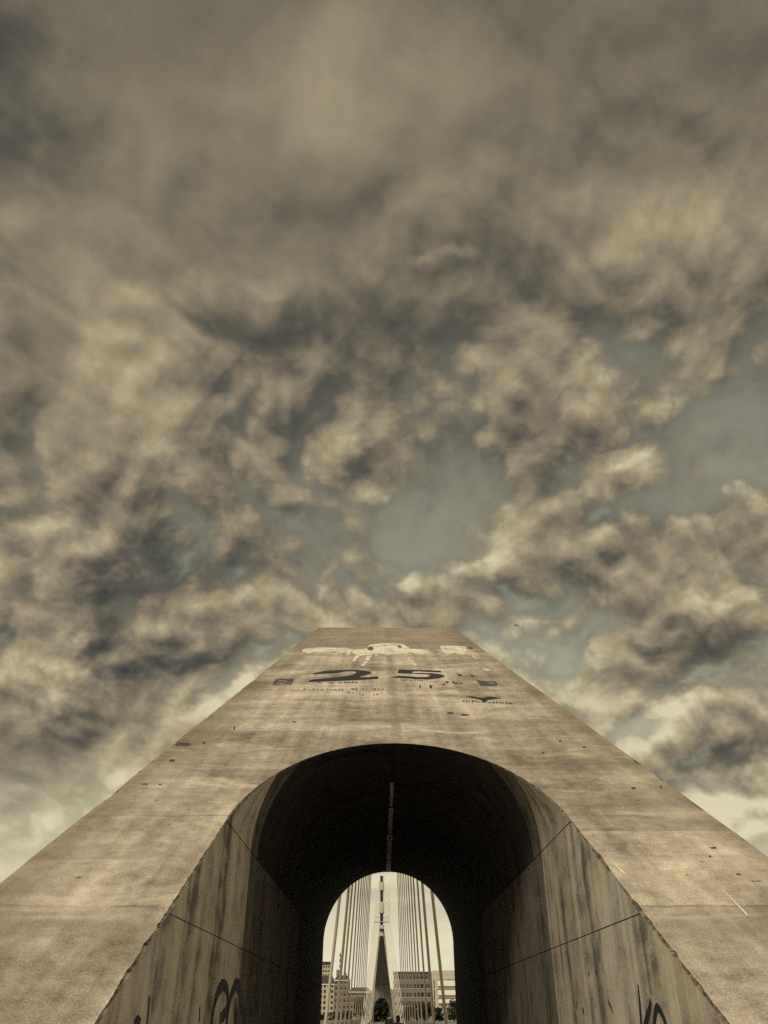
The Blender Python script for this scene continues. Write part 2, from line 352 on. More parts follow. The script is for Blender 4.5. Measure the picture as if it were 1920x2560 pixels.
# ------------------------------------------------------------------ object helpers
def link(name, me, mat=None, parent=None):
    o = bpy.data.objects.new(name, me); COL.objects.link(o)
    if mat and me: me.materials.append(mat)
    if parent: o.parent = parent
    return o
def tag(o, label=None, cat=None, group=None, kind=None):
    if label: o['label'] = label
    if cat: o['category'] = cat
    if group: o['group'] = group
    if kind: o['kind'] = kind
    return o
def thing(name, loc, label, cat, group=None, rz=0):
    o = bpy.data.objects.new(name, None); COL.objects.link(o); o.location = loc; o.rotation_euler = (0, 0, rz)
    o.empty_display_size = .3
    return tag(o, label, cat, group)
class MB:
    """collects vertices, faces and uvs of one part"""
    def __init__(self): self.v = []; self.f = []; self.uv = []
    def add(self, p, uv=(0, 0)): self.v.append(tuple(p)); self.uv.append(uv); return len(self.v) - 1
    def quad(self, pts, uvs=None):
        i = [self.add(p, uvs[k] if uvs else (p[0], p[2])) for k, p in enumerate(pts)]; self.f.append(i)
    def grid(self, pf, us, vs, uvf=None, flip=False):
        idx = [[self.add(pf(a, b_), uvf(a, b_) if uvf else (a, b_)) for a in us] for b_ in vs]
        for j in range(len(vs) - 1):
            for i in range(len(us) - 1):
                q = [idx[j][i], idx[j][i + 1], idx[j + 1][i + 1], idx[j + 1][i]]
                self.f.append(q[::-1] if flip else q)
        return idx
    def box(self, x0, x1, y0, y1, z0, z1):
        c = [(x0, y0, z0), (x1, y0, z0), (x1, y1, z0), (x0, y1, z0), (x0, y0, z1), (x1, y0, z1), (x1, y1, z1), (x0, y1, z1)]
        for q in ((3, 2, 1, 0), (4, 5, 6, 7), (0, 1, 5, 4), (1, 2, 6, 5), (2, 3, 7, 6), (3, 0, 4, 7)):
            pts = [c[k] for k in q]
            self.quad(pts, [(p[0] + p[1], p[2] + (p[1] if q in ((3, 2, 1, 0), (4, 5, 6, 7)) else 0)) for p in pts])
    def tube(self, pts, rad, seg=10, cap=True):
        pts = [Vector(p) for p in pts]; n = len(pts)
        rads = rad if hasattr(rad, '__len__') else [rad] * n
        rings = []
        for k, p in enumerate(pts):
            t = (pts[min(k + 1, n - 1)] - pts[max(k - 1, 0)]).normalized()
            a = t.cross(Vector((0, 0, 1)));
            if a.length < 1e-3: a = Vector((1, 0, 0))
            a.normalize(); b_ = a.cross(t)
            rings.append([self.add(p + (a * math.cos(q) + b_ * math.sin(q)) * rads[k], (q, k)) for q in [2 * math.pi * s / seg for s in range(seg)]])
        for k in range(n - 1):
            for s in range(seg): self.f.append([rings[k][s], rings[k][(s + 1) % seg], rings[k + 1][(s + 1) % seg], rings[k + 1][s]])
        if cap: self.f.append(rings[0][::-1]); self.f.append(rings[-1])
    def mesh(self, name, smooth=False):
        me = bpy.data.meshes.new(name); me.from_pydata(self.v, [], self.f)
        l = me.uv_layers.new(name='UVMap')
        for lp in me.loops: l.data[lp.index].uv = self.uv[lp.vertex_index]
        if smooth: me.polygons.foreach_set('use_smooth', [True] * len(me.polygons))
        me.update(); return me
    def build(self, name, mat, parent=None, smooth=False): return link(name, self.mesh(name, smooth), mat, parent)
def children(o): return [c for c in bpy.data.objects if c.parent == o]
def lsp(a, b_, n): return [a + (b_ - a) * i / n for i in range(n + 1)]
def nz(x, y, z=0.): return mnoise.noise(Vector((x, y, z)))
def fbm(x, y, z=0., o=4): return mnoise.fractal(Vector((x, y, z)), 1.0, 2.0, o)

# ------------------------------------------------------------------ ground
gm = MB(); gm.grid(lambda a, b_: (a, b_, -.02), lsp(-3000, 3000, 12), lsp(-600, 5400, 12))
tag(gm.build('ground', M['ground']), kind='structure')
wk = MB(); wk.box(-3.3, 3.3, -14, 232, -.018, 0.0)
tag(wk.build('walkway', M['paving']), kind='structure')
for s in (-1, 1):
    rd = MB(); rd.box(min(s * 4.3, s * 13.), max(s * 4.3, s * 13.), -60, 900, -.019, -.004)
    r_ = tag(rd.build('road', M['asphalt']), kind='structure')
    ln = MB()
    for k in range(40):
        ln.box(s * 8.6 - .06, s * 8.6 + .06, -40 + k * 9, -36 + k * 9, -.0035, .001)
    ln.build('lane_marking', M['line'], r_)['kind'] = 'stuff'
    kb = MB(); kb.box(min(s * 4.1, s * 4.3), max(s * 4.1, s * 4.3), -60, 420, -.019, .13)
    tag(kb.build('kerb', M['kerb']), kind='structure')

# ------------------------------------------------------------------ pylon
HW = 1.87 * W                   # half width of the raking leg
ZS = EYE + .95 * W              # springing of the vault
ZA = ZS + W                     # crown of the vault
Y_REAR = 13.7 * W
Z_TOP = S_TOP * SINF; Y_TOP = Y_FOOT + S_TOP * COSF
Z_KNEE = EYE + 3.2 * W
def yf(z): return Y_FOOT + z / SLOPE
def zs(z): return z / SINF
def xin(z):
    if z <= ZS: return W
    return math.sqrt(max(0, W * W - (z - ZS) ** 2))

pylon = thing('bridge_pylon', (0, 0, 0), 'raking concrete bridge pylon with round arched tunnel and number 25 painted high on it', 'pylon')
JOINTS = [0.0, slope_of(2288) * SINF, slope_of(2074) * SINF, slope_of(1958) * SINF, slope_of(1745) * SINF, S_CAP * SINF, Z_TOP]
JOINTS[1] = 0.9  # low lift line, under the bottom of the picture
def chip(z, side):               # width of the broken arris along the tunnel mouth
    a = .009 + .006 * (1 + nz(z * 37, side * 7.7, .3)) + .035 * max(0, fbm(z * 2.7, side * 9.3, 1.7) - .05) + .035 * max(0, fbm(z * 11, side * 5.1, 4.2) - .28)
    lo = max(0., min(1., (4.2 - z) / 2.2))
    return a * (.6 + .6 * lo)
def ochip(s, side):              # nicks in the outer arris
    n = fbm(s * 1.9, side * 3.3, 8.8); return .02 + .10 * max(0, n - .22) + .015 * nz(s * 9, side, 2)

def lift(z0, z1, k, sides=(-1, 1)):
    b_ = MB(); G = .018
    n = max(2, int((z1 - z0) / (.022 if z0 < ZA else .09)))
    rows = lsp(z0, z1, n)
    if z0 < ZA < z1:
        rows = [z for z in rows if abs(z - ZA) > .012] + [ZA]
        rows += [ZA - W * (1 - math.cos(a)) for a in (.01, .02, .035, .05, .065, .08)]; rows = sorted(set(r for r in rows if z0 <= r <= z1))
    zin = .02
    rows = [z0, z0 + zin] + [z for z in rows if z0 + zin + .004 < z < z1 - zin - .004] + [z1 - zin, z1]
    def off(z):                  # the lift edges roll in to the joint
        return -.032 if (z in (z0, z1) and not (z == 0 or z == Z_TOP)) else 0.
    prev = None; NC = 16
    def P(x, z):
        s = z / SINF
        o = off(z) + .006 * fbm(x * .8, s * .8, 3.) if 0 else off(z)
        return face_pt(x, s, o)
    def strip(z, side):
        xi = xin(z) + (chip(z, side) if xin(z) > .02 else 0.); xo = HW - ochip(z / SINF, side)
        return [(side * (xi + (xo - xi) * t), z) for t in [q / NC for q in range(NC + 1)]]
    for side in sides:
        low = [z for z in rows if z <= ZA + 1e-6]
        pr = None
        for z in low:
            r = [b_.add(P(x, q), (x, q / SINF)) for x, q in strip(z, side)]
            if pr:
                for i in range(NC):
                    q = [pr[i], pr[i + 1], r[i + 1], r[i]]; b_.f.append(q if side > 0 else q[::-1])
            pr = r
    high = [z for z in rows if z >= ZA - 1e-6]
    pr = None
    for z in high:
        xo = [-(HW - ochip(z / SINF, -1)), HW - ochip(z / SINF, 1)]
        r = [b_.add(P(xo[0] + (xo[1] - xo[0]) * i / 32, z), (xo[0] + (xo[1] - xo[0]) * i / 32, z / SINF)) for i in range(33)]
        if pr:
            for i in range(32): b_.f.append([pr[i], pr[i + 1], r[i + 1], r[i]])
        pr = r
    # outer arris returning to the side walls
    for side in sides:
        pr = None
        for z in rows:
            c = ochip(z / SINF, side); s = z / SINF
            a = b_.add(face_pt(side * (HW - c), s, off(z)), (side * HW, s)); d = b_.add((side * HW, yf(z) + c * 1.3 + .005, z), (side * (HW + c), s))
            if pr: q = [pr[0], pr[1], d, a]; b_.f.append(q if side > 0 else q[::-1])
            pr = (a, d)
    return b_.build('concrete_lift', M['face'], pylon)
for k in range(len(JOINTS) - 1):
    if JOINTS[k + 1] < ZA: lift(JOINTS[k], JOINTS[k + 1], k, (-1,)); lift(JOINTS[k], JOINTS[k + 1], k, (1,))
    else: lift(JOINTS[k], JOINTS[k + 1], k)

# broken arris of the tunnel mouth, between face and lining
ar = MB()
pr = None
path = [(-1, z) for z in lsp(0, ZS, 420)] + [(0, a) for a in lsp(0, math.pi, 220)] + [(1, z) for z in lsp(ZS, 0, 420)]
for side, q in path:
    if side: x, z, nx, nzv = side * W, q, side, 0.; sd = side
    else: x, z = -W * math.cos(q), ZS + W * math.sin(q); nx, nzv = -math.cos(q), math.sin(q); sd = -1 if x < 0 else 1
    c = chip(min(z, ZA), sd)
    pts = []
    j = 1 + .5 * fbm(z * 9 + x * 5, sd * 2., 1.)
    for fx, fy, sink in ((1, 0, 0), (.6, .25, .25 * j), (.25, .6, .3 * j), (0, 1, 0)):
        xx = x + nx * c * fx; zz = z + nzv * c * fx
        if side: pts.append(face_pt(xx, z / SINF, 0) + Vector((nx * sink * c, fy * c * 1.8 + sink * c, 0)))
        else:
            pts.append(Vector((xx, yf(zz) + fy * c * 1.8 + sink * c, zz)) if fx else Vector((x, yf(z) + c * 1.8, z)))
    r = [ar.add(p, (p.x * 1.0 + i * .02, p.z / SINF)) for i, p in enumerate(pts)]
    if pr:
        for i in range(3): ar.f.append([pr[i], r[i], r[i + 1], pr[i + 1]])
    pr = r
ar.build('chipped_arris', M['arris'], pylon)

# tunnel lining: two courses of wall panels each side, then the vault, in bays
ZJ = EYE + .365 * W
BAYS = [None, 4.92 * W, 5.78 * W, 6.10 * W, 9.6 * W, Y_REAR]
G = .007
def mouth(z): return yf(z) + chip(min(z, ZA), -1) * 1.8
def wall_panel(side, bay, z0, z1, mat):
    b_ = MB(); y1 = BAYS[bay + 1] - G; rec = 0.
    za, zb = z0 + (G if z0 > 0 else 0), z1 - G * .7
    nzr = max(3, int((zb - za) / .022)) if bay == 0 else 6
    us = lsp(0, 1, 14)
    def ystart(z): return (yf(z) + chip(z, side) * 1.8) if bay == 0 else BAYS[bay] + G
    for (da, db, dr) in ((0, 0, 0),):
        def pf(u, z):
            ys = ystart(z); y = ys + (max(y1, ys + .01) - ys) * u
            return (side * (W + rec + dr), y, z)
        def uvf(u, z):
            q = pf(u, z); return (q[1] + side * 17.3, z)
        b_.grid(pf, us, lsp(za, zb, nzr), uvf, flip=(side < 0))
    # returns of the panel edges into the joints
    for z in (za, zb):
        ys = ystart(z)
        pts = [(side * (W + rec), ys, z), (side * (W + rec), y1, z), (side * (W + rec + .05), y1, z), (side * (W + rec + .05), ys, z)]
        b_.quad(pts, [(p[1], z) for p in pts])
    if bay:
        for y in (BAYS[bay] + G, y1):
            pts = [(side * (W + rec), y, za), (side * (W + rec), y, zb), (side * (W + rec + .26 - rec), y, zb), (side * (W + rec + .26 - rec), y, za)]
            b_.quad(pts, [(p[0] + p[1], p[2]) for p in pts])
    return b_.build('wall_panel', mat, pylon)
for side in (-1, 1):
    for bay in range(5):
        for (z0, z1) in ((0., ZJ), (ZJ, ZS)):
            mt = M['wall'] if bay == 0 else M['wall_brown'] if bay in (1,) else M['wall_mid'] if bay in (2, 3) else M['wall_shaded']
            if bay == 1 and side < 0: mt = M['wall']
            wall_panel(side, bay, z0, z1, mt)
def wmat(bay, side): return M['wall'] if bay == 0 or (bay == 1 and side < 0) else M['wall_brown'] if bay == 1 else M['wall_mid'] if bay in (2, 3) else M['wall_shaded']
def vault(bay, a0, a1):
    b_ = MB(); y1 = BAYS[bay + 1] - G; rec = 0.
    def pf(u, a):
        z = ZS + (W + rec) * math.sin(a); x = -(W + rec) * math.cos(a)
        ys = (yf(ZS + W * math.sin(a)) + chip(ZS + W * math.sin(a), -1 if x < 0 else 1) * 1.8) if bay == 0 else BAYS[bay] + G
        y = ys + (y1 - ys) * u
        return (x, y, z)
    def uvf(u, a): q = pf(u, a); return (q[1] + (17.3 if a > 1.57 else -17.3), ZS + W * (a if a < 1.57 else math.pi - a))
    us = lsp(0, 1, 10); vs = lsp(a0, a1, 60)
    if bay == 0:                                    # the mouth rakes back past this bay near the crown
        b_.grid(lambda u, a: pf(u, a) if pf(0, a)[1] < y1 else (pf(0, a)[0], pf(0, a)[1], pf(0, a)[2]), us, vs, uvf)
    else:
        def pf2(u, a):
            z = ZS + (W + rec) * math.sin(a); x = -(W + rec) * math.cos(a)
            ys = max(BAYS[bay] + G, yf(ZS + (W + rec) * math.sin(a)) + (.12 if rec else 0) + chip(ZS + W * math.sin(a), -1 if x < 0 else 1) * 1.8) if bay < 4 else BAYS[bay] + G
            return (x, ys + (max(y1, ys + .002) - ys) * u, z)
        b_.grid(pf2, us, vs, uvf)
    return b_.build('vault_panel', M['wall_shaded'] if bay >= 3 else wmat(bay, -1 if a0 < 1 else 1), pylon, True)
for bay in range(5):
    vault(bay, .004, math.pi / 2 - .002); vault(bay, math.pi / 2 + .002, math.pi - .004)
# dark backing behind the joints and the recess
bk = MB()
Wb = W + .26
def bky(t, z): return yf(z) + .35 + (Y_REAR - .02 - yf(z) - .35) * t
for side in (-1, 1):
    bk.grid(lambda t, z: (side * Wb, bky(t, z), z), lsp(0, 1, 12), lsp(0, ZS, 12), flip=side < 0)
bk.grid(lambda t, a: (-Wb * math.cos(a), bky(t, ZS + Wb * math.sin(a)), ZS + Wb * math.sin(a)), lsp(0, 1, 12), lsp(0, math.pi, 48))
bk.build('joint_backing', M['joint'], pylon)

# sides, raking back, cap, rear
TH = 1.6
Y_TOPR = Y_TOP + 1.7
for side in (-1, 1):
    b_ = MB(); x = side * HW
    poly = [(yf(0), 0), (Y_REAR, 0), (Y_REAR, Z_KNEE), (Y_TOPR, Z_TOP), (yf(Z_TOP), Z_TOP)]
    zl = sorted(set(lsp(0, Z_KNEE, 24) + lsp(Z_KNEE, Z_TOP, 40)))
    pr = None
    for z in zl:
        yb = Y_REAR if z <= Z_KNEE else Y_REAR + (Y_TOPR - Y_REAR) * (z - Z_KNEE) / (Z_TOP - Z_KNEE)
        ya = yf(z) + ochip(z / SINF, side) * 1.3 + .005
        r = [b_.add((x, ya + (yb - ya) * t / 8, z), (ya + (yb - ya) * t / 8, z)) for t in range(9)]
        if pr:
            for i in range(8): q = [pr[i], pr[i + 1], r[i + 1], r[i]]; b_.f.append(q if side > 0 else q[::-1])
        pr = r
    b_.build('side_wall', M['side'], pylon)
b_ = MB(); b_.quad([(-HW, Y_TOP, Z_TOP), (HW, Y_TOP, Z_TOP), (HW, Y_TOPR, Z_TOP), (-HW, Y_TOPR, Z_TOP)]); b_.build('cap_top', M['side'], pylon)
for side in (-1, 1):
    b_ = MB()                                      # rear, in halves meeting at a shallow middle arris
    zr = lsp(0, ZS, 10) + [ZS + W * math.sin(a) for a in lsp(.05, math.pi / 2, 20)]
    pr = None
    for z in zr:
        xi = xin(z)
        r = [b_.add((side * (xi + (HW - xi) * t / 6), Y_REAR + .001 - (.0), z), (side * (xi + (HW - xi) * t / 6), z)) for t in range(7)]
        if pr:
            for i in range(6): q = [pr[i], pr[i + 1], r[i + 1], r[i]]; b_.f.append(q if side < 0 else q[::-1])
        pr = r
    b_.quad([(0, Y_REAR, ZA), (side * HW, Y_REAR, ZA), (side * HW, Y_REAR, Z_KNEE), (0, Y_REAR + .5, Z_KNEE)])
    b_.quad([(0, Y_REAR + .5, Z_KNEE), (side * HW, Y_REAR, Z_KNEE), (side * HW, Y_TOPR, Z_TOP), (0, Y_TOPR + .5, Z_TOP)])
    b_.build('rear_wall', M['side'], pylon)
PYLON_SHELL = list(children(pylon))

# lamp conduit and lime drips along the crown
b_ = MB(); b_.box(-.03, .03, 8.0 * W, Y_REAR - .3, ZA - .03, ZA - .002); b_.build('ceiling_conduit', M['steel'], pylon)
for (v0, v1, wd_) in ((1950, 2000, .035), (2015, 2080, .05), (2082, 2190, .075)):
    ya = (ZA - EYE) / ray(960, v0)[1]; yb = (ZA - EYE) / ray(960, v1)[1]
    yb = min(yb, Y_REAR - .15); b_ = MB(); L = []; Rr = []
    for t in lsp(0, 1, 12):
        y = ya + (yb - ya) * t; e = wd_ * (1 + .5 * nz(y * 3, wd_ * 40)); e2 = wd_ * (1 + .5 * nz(y * 3, 9))
        for x, lst in ((-e, L), (e2, Rr)):
            zc = ZS + math.sqrt(W * W - x * x) - .006
            lst.append(b_.add((x, y, zc - .035), (x, y)))
        mid_ = b_.add((0, y, ZA - .079), (0, y)) if False else None
    for i in range(len(L) - 1): b_.f.append([L[i], L[i + 1], Rr[i + 1], Rr[i]])
    b_.build('lime_streak', M['lime'], pylon)

# ---- paint on the front face, traced where it stands on the plane
def dense(poly, step=3.0):
    out = []
    for i, p in enumerate(poly):
        q = poly[(i + 1) % len(poly)]; n = max(1, int(math.hypot(q[0] - p[0], (q[1] - p[1]) * 3) / step))
        out += [(p[0] + (q[0] - p[0]) * k / n, p[1] + (q[1] - p[1]) * k / n) for k in range(n)]
    return out
def face_patch(name, polys, mat, off=.004, jag=.25, parent=None):
    bm = bmesh.new()
    for poly in polys:
        pts = []
        for (u, v) in dense(poly):
            j = jag
            pts.append(face_pt(*on_face(u + j * 2.2 * nz(u * .9, v * 1.7, 3), v + j * nz(u * .7, v * 2, 9)), off))
        vs = [bm.verts.new(p) for p in pts]
        f = bm.faces.new(vs); f.normal_update()
        bmesh.ops.triangulate(bm, faces=[f])
    me = bpy.data.meshes.new(name); bm.to_mesh(me); bm.free()
    return link(name, me, mat, parent or pylon)
def Z1(pts): return [(660 + x / 5.53, 1650 + y / 5.53) for x, y in pts]       # enlarged crops -> photo pixels
def Z2(pts): return [(960 + x / 4.879, 1650 + y / 4.879) for x, y in pts]
two = Z1([(672, 190), (740, 172), (850, 152), (1000, 142), (1150, 136), (1290, 138), (1400, 150), (1470, 165), (1472, 185), (1420, 208), (1330, 228),
          (1320, 238), (1450, 238), (1570, 226), (1580, 262), (1400, 272), (1200, 283), (1000, 292), (800, 300), (612, 306), (614, 286), (700, 268),
          (850, 255), (1000, 240), (1130, 224), (1220, 205), (1268, 180), (1262, 160), (1200, 156), (1100, 160), (1010, 182), (900, 190), (780, 193), (672, 203)])
face_patch('painted_digit', [two], M['paint'], .005)['label'] = 'black digit 2'
five = Z2([(170, 118), (330, 120), (520, 124), (690, 132), (700, 152), (560, 146), (420, 138), (345, 142), (338, 158), (450, 160), (580, 164), (680, 174), (738, 192),
           (725, 208), (650, 226), (540, 238), (400, 234), (260, 224), (140, 216), (80, 208), (140, 200), (170, 192), (300, 200), (430, 210), (530, 205),
           (565, 186), (520, 176), (400, 170), (280, 166), (162, 162)])
face_patch('painted_digit', [five], M['paint'], .005)['label'] = 'black digit 5'
bird_mark = Z2([(995, 446), (1060, 442), (1140, 456), (1210, 462), (1270, 444), (1350, 452), (1430, 468), (1340, 478), (1270, 486), (1215, 520), (1180, 490), (1100, 468)])
face_patch('painted_bird_emblem', [bird_mark], M['paint'], .005)
face_patch('painted_badge', [Z1([(160, 262), (418, 260), (372, 352), (330, 338), (240, 340), (180, 352), (112, 352), (122, 318)])], M['paint_grey'], .0045)
for q_ in ([(205, 285), (318, 288), (300, 300), (195, 298)], [(170, 325), (300, 318), (285, 332), (165, 344)]): face_patch('badge_gap', [Z1(q_)], M['side'], .007)
face_patch('painted_badge', [Z2([(1120, 246), (1240, 256), (1340, 250), (1385, 292), (1370, 318), (1180, 320), (1150, 290)])], M['paint_grey'], .0045)
face_patch('badge_gap', [Z2([(1310, 276), (1335, 280), (1330, 296), (1305, 290)])], M['side'], .007)
# faint stencilled lettering under the digits: broken strokes
def strokes(name, z, boxes, mat):
    polys = []
    for (x0, y0, x1, y1) in boxes: polys.append(z([(x0, y0), (x1, y0 + 2), (x1 - 2, y1), (x0 + 3, y1 - 2)]))
    face_patch(name, polys, mat, .0045, .35)['kind'] = 'stuff'
rnd = random.Random(4)
row = []
for (xa, xb, y, h) in ((195, 520, 240, 22), (590, 660, 262, 18)):
    x = xa
    while x < xb:
        wj = rnd.uniform(9, 22); row.append((x, y + rnd.uniform(-4, 4), x + wj, y + h * rnd.uniform(.4, 1))); x += wj + rnd.uniform(6, 20)
strokes('painted_lettering', Z2, row, M['paint_grey'])
strokes('painted_lettering', Z2, [(745, 262, 785, 284), (825, 262, 850, 280), (850, 276, 905, 292), (915, 276, 955, 292), (710, 290, 738, 310), (425, 306, 446, 340), (550, 308, 582, 346), (880, 158, 900, 172), (900, 172, 942, 198), (1040, 168, 1060, 184), (1056, 184, 1086, 206)], M['paint'])
row = []; x = 955
while x < 1590:
    wj = rnd.uniform(12, 40); row.append((x, 490 + (x - 955) * .05 + rnd.uniform(-5, 5), x + wj, 512 + (x - 955) * .05)); x += wj + rnd.uniform(8, 26)
strokes('painted_lettering', Z2, row, M['paint_grey'])
row = []
for (xa, xb, y) in ((735, 800, 305), (890, 940, 308), (1030, 1100, 306), (1120, 1270, 302)):
    x = xa
    while x < xb: wj = rnd.uniform(14, 36); row.append((x, y, x + wj, y + rnd.uniform(12, 24))); x += wj + rnd.uniform(6, 20)
strokes('painted_lettering', Z1, row, M['paint_grey'])
row = []
for (xa, xb, y) in ((540, 860, 398), (905, 1060, 402), (1200, 1420, 392), (1490, 1640, 392), (1140, 1230, 446), (1310, 1380, 470), (1500, 1580, 470)):
    x = xa
    while x < xb: wj = rnd.uniform(16, 50); row.append((x, y + rnd.uniform(-5, 5), x + wj, y + rnd.uniform(16, 30))); x += wj + rnd.uniform(4, 24)
strokes('painted_lettering', Z1, row, M['paint_faint'])

# spalls and stains with a shape of their own
rnd = random.Random(9)
def spall(u, v, ru, rv, mat='spall'):
    n = 14; ph = rnd.uniform(0, 9)
    face_patch('spall', [[(u + ru * math.cos(2 * math.pi * k / n) * (.7 + .6 * rnd.random()), v + rv * math.sin(2 * math.pi * k / n) * (.6 + .7 * rnd.random())) for k in range(n)]], M[mat], .0042, .5)
for a in ((455, 1861, 20, 5), (430, 1902, 7, 4), (362, 1961, 9, 2), (400, 1962, 4, 1.5), (1125, 1783, 9, 3), (1160, 1788, 11, 3), (735, 1805, 4, 2), (585, 1820, 3, 4),
          (510, 1858, 5, 2), (925, 1622, 9, 5), (998, 1617, 6, 3), (1583, 1970, 6, 3), (1652, 1968, 2, 4), (1783, 2120, 8, 2.5), (1758, 2154, 8, 1.2), (1725, 2188, 13, .9),
          (1846, 2186, 7, 2), (1890, 2203, 14, 1.3), (562, 2143, 8, 5), (1357, 1882, 4, 2), (1175, 1620, 6, 3), (1460, 1868, 5, 2), (1400, 1853, 4, 2), (1775, 2141, 4, 2)):
    spall(*a)
def Z0(pts): return [(640 + x / 2.3042, 1540 + y / 2.3042) for x, y in pts]
for poly in ([(655, 166), (720, 158), (800, 156), (850, 164), (884, 186), (870, 214), (800, 222), (758, 226), (700, 214), (668, 222), (650, 250), (622, 286), (598, 290), (628, 252), (636, 224), (590, 232), (566, 262), (552, 262), (572, 226), (548, 212), (560, 196), (620, 192)],
             [(1056, 172), (1130, 170), (1206, 176), (1212, 200), (1190, 222), (1140, 212), (1100, 222), (1070, 206)],
             [(268, 192), (330, 184), (420, 180), (520, 184), (548, 194), (500, 200), (430, 204), (340, 206), (300, 218), (262, 204)],
             [(1240, 222), (1268, 240), (1274, 248), (1252, 240)], [(1310, 304), (1352, 310), (1340, 318), (1300, 312)], [(870, 240), (900, 262), (930, 290), (915, 290), (880, 262)],
             [(870, 662), (960, 660), (1080, 665), (1200, 670), (1080, 670), (960, 665)]):
    face_patch('lime_crust', [Z0(poly)], M['lime_face'], .0038, 1.1)
def Z4(pts): return [(1120 + x * .4822, 1840 + y * .4822) for x, y in pts]
for poly in ([(820, 626), (870, 668), (940, 732), (1040, 806), (930, 736), (865, 670)], [(1396, 766), (1480, 850), (1560, 930), (1550, 932), (1474, 853)]):
    face_patch('pale_scratch', [Z4(poly)], M['lime_face'], .0036, .8)
# ---- graffiti on the tunnel walls
def on_wall(side, u, v):
    a, b = ray(u, v); y = (side * W - CAM.x) / a; return y, EYE + b * y
def wall_ribbon(name, side, pts, width, mat, off=.004):
    P_ = [on_wall(side, u, v) for u, v in pts]
    q = []                                           # smooth the traced stroke
    for i in range(len(P_) - 1):
        p0 = P_[max(i - 1, 0)]; p1 = P_[i]; p2 = P_[i + 1]; p3 = P_[min(i + 2, len(P_) - 1)]
        for t in lsp(0, 1, 6)[:-1]:
            q.append(tuple(.5 * (2 * p1[k] + (p2[k] - p0[k]) * t + (2 * p0[k] - 5 * p1[k] + 4 * p2[k] - p3[k]) * t * t + (3 * p1[k] - p0[k] - 3 * p2[k] + p3[k]) * t ** 3) for k in (0, 1)))
    q.append(P_[-1])
    b_ = MB(); pr = None
    for i, (y, z) in enumerate(q):
        a = q[max(i - 1, 0)]; c = q[min(i + 1, len(q) - 1)]; ty, tz = c[0] - a[0], c[1] - a[1]; l = math.hypot(ty, tz) or 1
        wv = (width if not hasattr(width, '__len__') else width[0] + (width[1] - width[0]) * i / (len(q) - 1)) * (.5 + .08 * nz(y * 9, z * 9))
        ny, nzz = -tz / l * wv, ty / l * wv
        r = [b_.add((side * (W - off), y + ny, z + nzz), (y, z)), b_.add((side * (W - off), y - ny, z - nzz), (y, z))]
        if pr: b_.f.append([pr[0], pr[1], r[1], r[0]])
        pr = r
    return b_.build(name, mat, pylon)
def G6(pts): return [(400 + x / 4.1475, 2400 + y / 4.1475) for x, y in pts]
def G7(pts): return [(1250 + x / 3.318, 2400 + y / 3.318) for x, y in pts]
wall_ribbon('graffiti_stroke', -1, G6([(520, 760), (540, 600), (575, 400), (635, 265), (690, 300), (700, 420), (680, 540), (640, 590)]), .12, M['spray_dark'])
wall_ribbon('graffiti_stroke', -1, G6([(680, 760), (700, 560), (735, 370), (790, 255), (830, 340), (858, 520), (868, 760)]), .15, M['spray_dark'])
wall_ribbon('graffiti_stroke', -1, G6([(870, 760), (885, 550), (910, 400), (928, 330), (948, 430), (965, 760)]), .13, M['spray_dark'])
wall_ribbon('graffiti_stroke', -1, G6([(1060, 760), (1075, 480), (1102, 330), (1125, 480), (1135, 760)]), .14, M['spray_dark'])
wall_ribbon('graffiti_fill', -1, G6([(575, 450), (600, 370), (635, 310), (645, 330)]), .07, M['spray_red'], .003)
wall_ribbon('graffiti_fill', -1, G6([(610, 760), (625, 620), (632, 540)]), .16, M['spray_teal'], .003)
wall_ribbon('graffiti_fill', -1, G6([(775, 760), (780, 560), (788, 390)]), (.34, .14), M['spray_teal'], .003)
wall_ribbon('graffiti_drip', -1, G6([(405, 640), (408, 600), (412, 480)]), .035, M['spray_dark'])
wall_ribbon('graffiti_drip', -1, [(367, 2560), (371, 2520), (373, 2490)], .035, M['spray_dark'])
wall_ribbon('graffiti_stroke', -1, [(335, 2562), (342, 2548), (350, 2556)], .05, M['spray_dark'])
wall_ribbon('graffiti_stroke', 1, G7([(1147, 205), (1158, 300), (1168, 420), (1178, 560)]), (.030, .055), M['spray_dark'])
wall_ribbon('graffiti_stroke', 1, G7([(1205, 560), (1228, 460), (1246, 400), (1252, 330)]), (.075, .05), M['spray_dark'])
wall_ribbon('graffiti_stroke', 1, G7([(1282, 560), (1288, 470), (1306, 395), (1340, 430), (1368, 500), (1385, 560)]), .06, M['spray_dark'])
wall_ribbon('graffiti_stroke', 1, G7([(900, 340), (925, 390), (940, 440)]), .03, M['spall'])
wall_ribbon('graffiti_stroke', 1, G7([(640, 340), (638, 400)]), .04, M['spall'])
wall_ribbon('graffiti_stroke', 1, G7([(690, 400), (695, 450)]), .07, M['spall'])
for (x, y) in ((740, 112), (797, 104)):
    wall_ribbon('tie_hole', 1, G7([(x, y - 16), (x, y + 16)]), .045, M['spall'])

